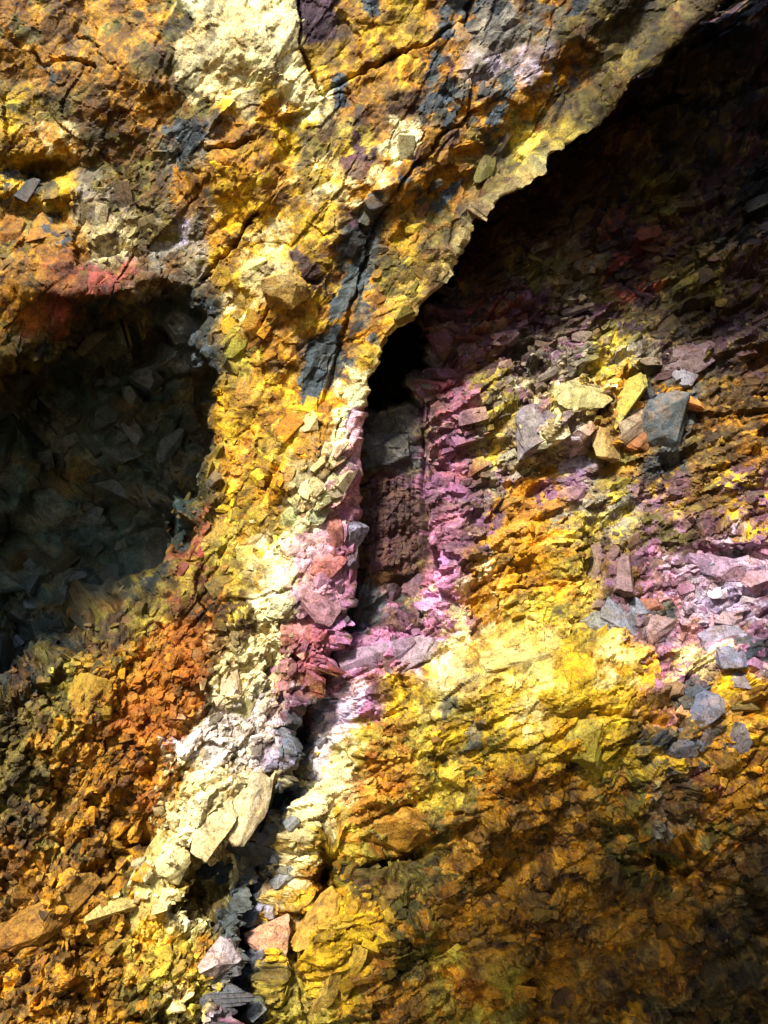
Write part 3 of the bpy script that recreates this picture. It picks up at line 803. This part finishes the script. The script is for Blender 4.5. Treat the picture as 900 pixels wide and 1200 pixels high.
# ------------------------------------------------------------------ boulders one can point at: (side, px, py, size, aspect, angle, pigments, sink, category, label)
BOULDERS = [
    ('right', 776, 497, 62, 1.25, 1.1, (.10, .13, .15), .05, "angular slate blue boulder with a flat face, beside the orange blocks on the ledge"),
    ('right', 752, 492, 46, 2.6, .75, (.36, .27, .20), .0, "long tan slab leaning over the slate blue boulder"),
    ('right', 735, 505, 30, 1.2, 1.3, (.42, .16, .06), .0, "rusty orange block wedged below the olive yellow splinter"),
    ('right', 750, 510, 26, 1.3, 1.4, (.36, .13, .05), .0, "small rust red block touching the slate blue boulder"),
    ('right', 706, 515, 40, 1.1, 1.5, (.62, .42, .16), .0, "square cream orange block under a dark cavity on the ledge"),
    ('right', 728, 472, 46, 3.0, 1.0, (.40, .36, .06), .0, "olive yellow splinter of rock standing upright on the ledge"),
    ('right', 627, 503, 52, 1.5, .5, (.25, .22, .27), .1, "grey violet boulder with a bluish top and ochre underside"),
    ('right', 672, 478, 50, 1.5, .3, (.55, .50, .20), .1, "pale sulphur yellow crusty lump left of the dark cavity"),
    ('right', 796, 444, 26, 1.1, 1.3, (.30, .29, .33), .0, "light grey block perched above the slate blue boulder"),
    ('right', 806, 492, 22, 1.3, 0.0, (.15, .19, .23), .0, "small blue grey stone right of the slate blue boulder"),
    ('right', 801, 480, 22, 1.6, -.5, (.70, .26, .05), .0, "small bright orange chip above the blue grey stone"),
    ('right', 722, 530, 36, 1.8, .1, (.34, .26, .05), .1, "low ochre stone at the foot of the rusty orange block"),
    ('right', 805, 425, 50, 1.8, .5, (.26, .17, .19), .1, "mauve brown slab at the upper end of the block cluster"),
    ('right', 704, 725, 52, 1.4, .4, (.22, .26, .31), .1, "cracked pale blue grey slab above the yellow bulge"),
    ('right', 738, 708, 34, 1.3, .6, (.24, .28, .33), .1, "pale blue grey slab beside the brick red block"),
    ('right', 763, 708, 28, 1.3, -.1, (.34, .13, .06), .0, "brick red block sticking out beside the pale slabs"),
    ('right', 766, 735, 38, 1.2, .5, (.46, .30, .30), .1, "pinkish grey block below the brick red block"),
    ('right', 722, 728, 40, 1.2, -.3, (.25, .29, .34), .0, "pale blue grey block between the cracked slab and the pinkish grey block"),
    ('right', 845, 745, 40, 1.7, .5, (.26, .27, .36), .1, "bluish lavender slab bordering the purple rubble band"),
    ('right', 855, 775, 30, 1.3, .2, (.22, .24, .33), .1, "dusky blue stone between lavender slab and lavender grey stone"),
    ('right', 800, 850, 26, 1.6, -.9, (.18, .20, .27), .0, "slanting blue grey shard touching the oblong stone"),
    ('right', 826, 828, 36, 1.2, .6, (.17, .19, .27), .0, "rounded blue grey stone with a notched lower edge above the twin stones"),
    ('right', 822, 862, 30, 1.7, -.8, (.17, .19, .26), .0, "oblong blue grey stone lying below the notched one"),
    ('right', 798, 882, 32, 1.3, .3, (.16, .18, .24), .0, "dark blue grey stone at the lower end of the grey stone group"),
    ('right', 868, 796, 24, 1.2, .4, (.22, .23, .34), .0, "lavender grey stone in the ochre rubble by the dark ledge"),
    ('right', 866, 862, 24, 1.4, 1.3, (.18, .20, .28), .0, "small upright blue grey stone beside the narrow black cleft"),
    ('right', 882, 822, 34, 2.0, .05, (.16, .14, .05), .0, "olive brown ledge stone overhanging the ochre rubble"),
    ('right', 842, 670, 38, 1.5, .1, (.38, .22, .32), .1, "violet pink flat block in the purple band"),
    ('right', 880, 680, 34, 1.1, .0, (.42, .24, .30), .1, "squarish rose block in the purple band"),
    ('right', 815, 665, 30, 1.4, -.2, (.36, .23, .36), .1, "pale violet block with a blue cast in the purple band"),
    ('right', 700, 660, 46, 2.3, 1.2, (.20, .12, .11), .05, "tall maroon brown pillar of rock above the pale slabs"),
    ('right', 725, 670, 40, 2.0, 1.4, (.26, .16, .15), .05, "ribbed brown pillar beside the maroon one"),
    ('right', 688, 872, 50, 1.1, 1.2, (.52, .44, .06), .2, "smooth lemon yellow boulder at the foot of the bulge"),
    ('right', 655, 835, 56, 1.6, .2, (.62, .42, .05), .25, "golden yellow boulder split by a thin crack"),
    ('right', 600, 765, 62, 1.4, .5, (.66, .56, .20), .3, "pale yellow flat boulder high on the sunlit bulge"),
    ('right', 467, 985 - 15, 58, 2.0, .35, (.55, .27, .03), .2, "orange overhanging ledge stone above the dark undercut"),
    ('right', 445, 770, 54, 2.2, .35, (.34, .25, .32), .1, "long lilac grey slab below the slot"),
    ('right', 472, 770, 50, 2.4, .45, (.36, .27, .30), .1, "greyish pink slab leaning under the slot"),
    ('right', 455, 695, 26, 1.2, -.4, (.16, .10, .14), .0, "dark purple block sitting in the foot of the slot"),
    ('right', 482, 690, 28, 1.2, 1.4, (.20, .12, .17), .0, "maroon purple block at the right of the slot foot"),
    ('right', 393, 1080, 34, 1.5, .9, (.68, .42, .05), .0, "bright golden plate standing in the dark hollow of the slope"),
    ('right', 368, 1075, 42, 2.6, 1.2, (.58, .34, .05), .0, "tall thin ochre plate beside the bright golden one"),
    ('right', 410, 1130, 38, 2.4, 1.1, (.62, .38, .04), .0, "slim golden splinter leaning below the golden plates"),
    ('right', 385, 1150, 36, 2.2, 1.3, (.60, .40, .08), .0, "pale golden splinter at the foot of the plates"),
    ('left', 380, 662, 34, 1.4, .6, (.62, .20, .16), .1, "coral red block on the pink ridge"),
    ('left', 372, 710, 40, 1.2, -.2, (.46, .24, .28), .1, "rose brown block with a dark underside on the pink ridge"),
    ('left', 412, 625, 34, 1.3, 1.4, (.26, .32, .44), .05, "light blue grey boulder on the ridge by the slot"),
    ('left', 392, 628, 36, 2.8, 1.5, (.34, .11, .05), .05, "narrow rust brown splinter left of the blue grey boulder"),
    ('left', 410, 655, 26, 1.2, 1.5, (.08, .10, .12), .05, "dark slate block under the light blue grey boulder"),
    ('left', 352, 742, 36, 1.4, .3, (.56, .20, .18), .1, "pinkish red boulder low on the ridge"),
    ('left', 262, 795, 44, 1.4, -1.0, (.62, .44, .26), .05, "peach coloured block with a sharp corner on the pale slope"),
    ('left', 300, 818, 44, 2.0, 1.1, (.64, .50, .48), .1, "long pale pink slab on the light slope"),
    ('left', 278, 830, 34, 1.8, 1.2, (.46, .40, .08), .05, "olive yellow block between the peach and pink ones"),
    ('left', 250, 962, 50, 2.0, .95, (.84, .72, .36), .25, "long cream yellow slab slanting over a dark cavity"),
    ('left', 228, 1000, 40, 1.6, 1.0, (.84, .74, .40), .25, "cream slab with a rusty spot below the long slanting one"),
    ('left', 198, 1012, 38, 1.3, 1.1, (.82, .72, .34), .25, "broad pale yellow slab with a chipped lower edge"),
    ('left', 280, 945, 48, 2.2, .95, (.72, .55, .30), .25, "tan streaked slab lying beside the cream one"),
    ('left', 172, 1040, 60, 3.0, 1.15, (.60, .52, .14), .05, "narrow lemon slab propped against the pale yellow slab"),
    ('left', 128, 1065, 34, 2.2, .4, (.72, .58, .18), .0, "small pale chip lying on the ochre slope"),
    ('left', 45, 1060, 70, 2.2, 1.0, (.42, .22, .03), .3, "large ochre slab leaning on the lower slope"),
    ('left', 105, 820, 60, 1.2, 1.3, (.46, .30, .03), .3, "mustard yellow boulder standing below the dark hollow"),
    ('right', 315, 1098, 44, 1.2, .2, (.60, .32, .22), .1, "salmon pink block beside the black fissure"),
    ('left', 255, 1120, 42, 1.8, .6, (.56, .44, .46), .2, "pale lilac slab at the lower end of the fissure"),
    ('right', 285, 1144, 17, 1.1, 0, (.40, .42, .52), .0, "small round bluish pebble in the lower fissure rubble"),
    ('right', 352, 872, 44, 2.2, 1.0, (.12, .15, .21), .05, "blue black boulder at the top of the fissure"),
    ('right', 334, 925, 38, 2.0, 1.1, (.08, .10, .14), .05, "dark slate slab in the middle of the fissure"),
    ('right', 300, 1055, 32, 2.0, 1.3, (.14, .16, .22), .05, "slate blue stone deep in the fissure"),
    ('left', 333, 338, 40, 1.2, .3, (.66, .42, .10), .2, "rounded pale orange knob on the golden wall"),
]
for k, (side, px, py, s, asp, ang, colr, sink, label) in enumerate(BOULDERS):
    P, N = surf(side, px, py)
    M, o = stone_xform(P, N, s * 1.15, asp, ang, .5, .12, sink + .3)
    v, f = LARGE[k % len(LARGE)]
    v = v @ M
    me = mesh_from("boulder", v, f, stone_cols(side, v + o, np.array(colr) * .85, .04))
    ob = link("boulder", me, None, o)
    ob["label"] = label; ob["category"] = "boulder"
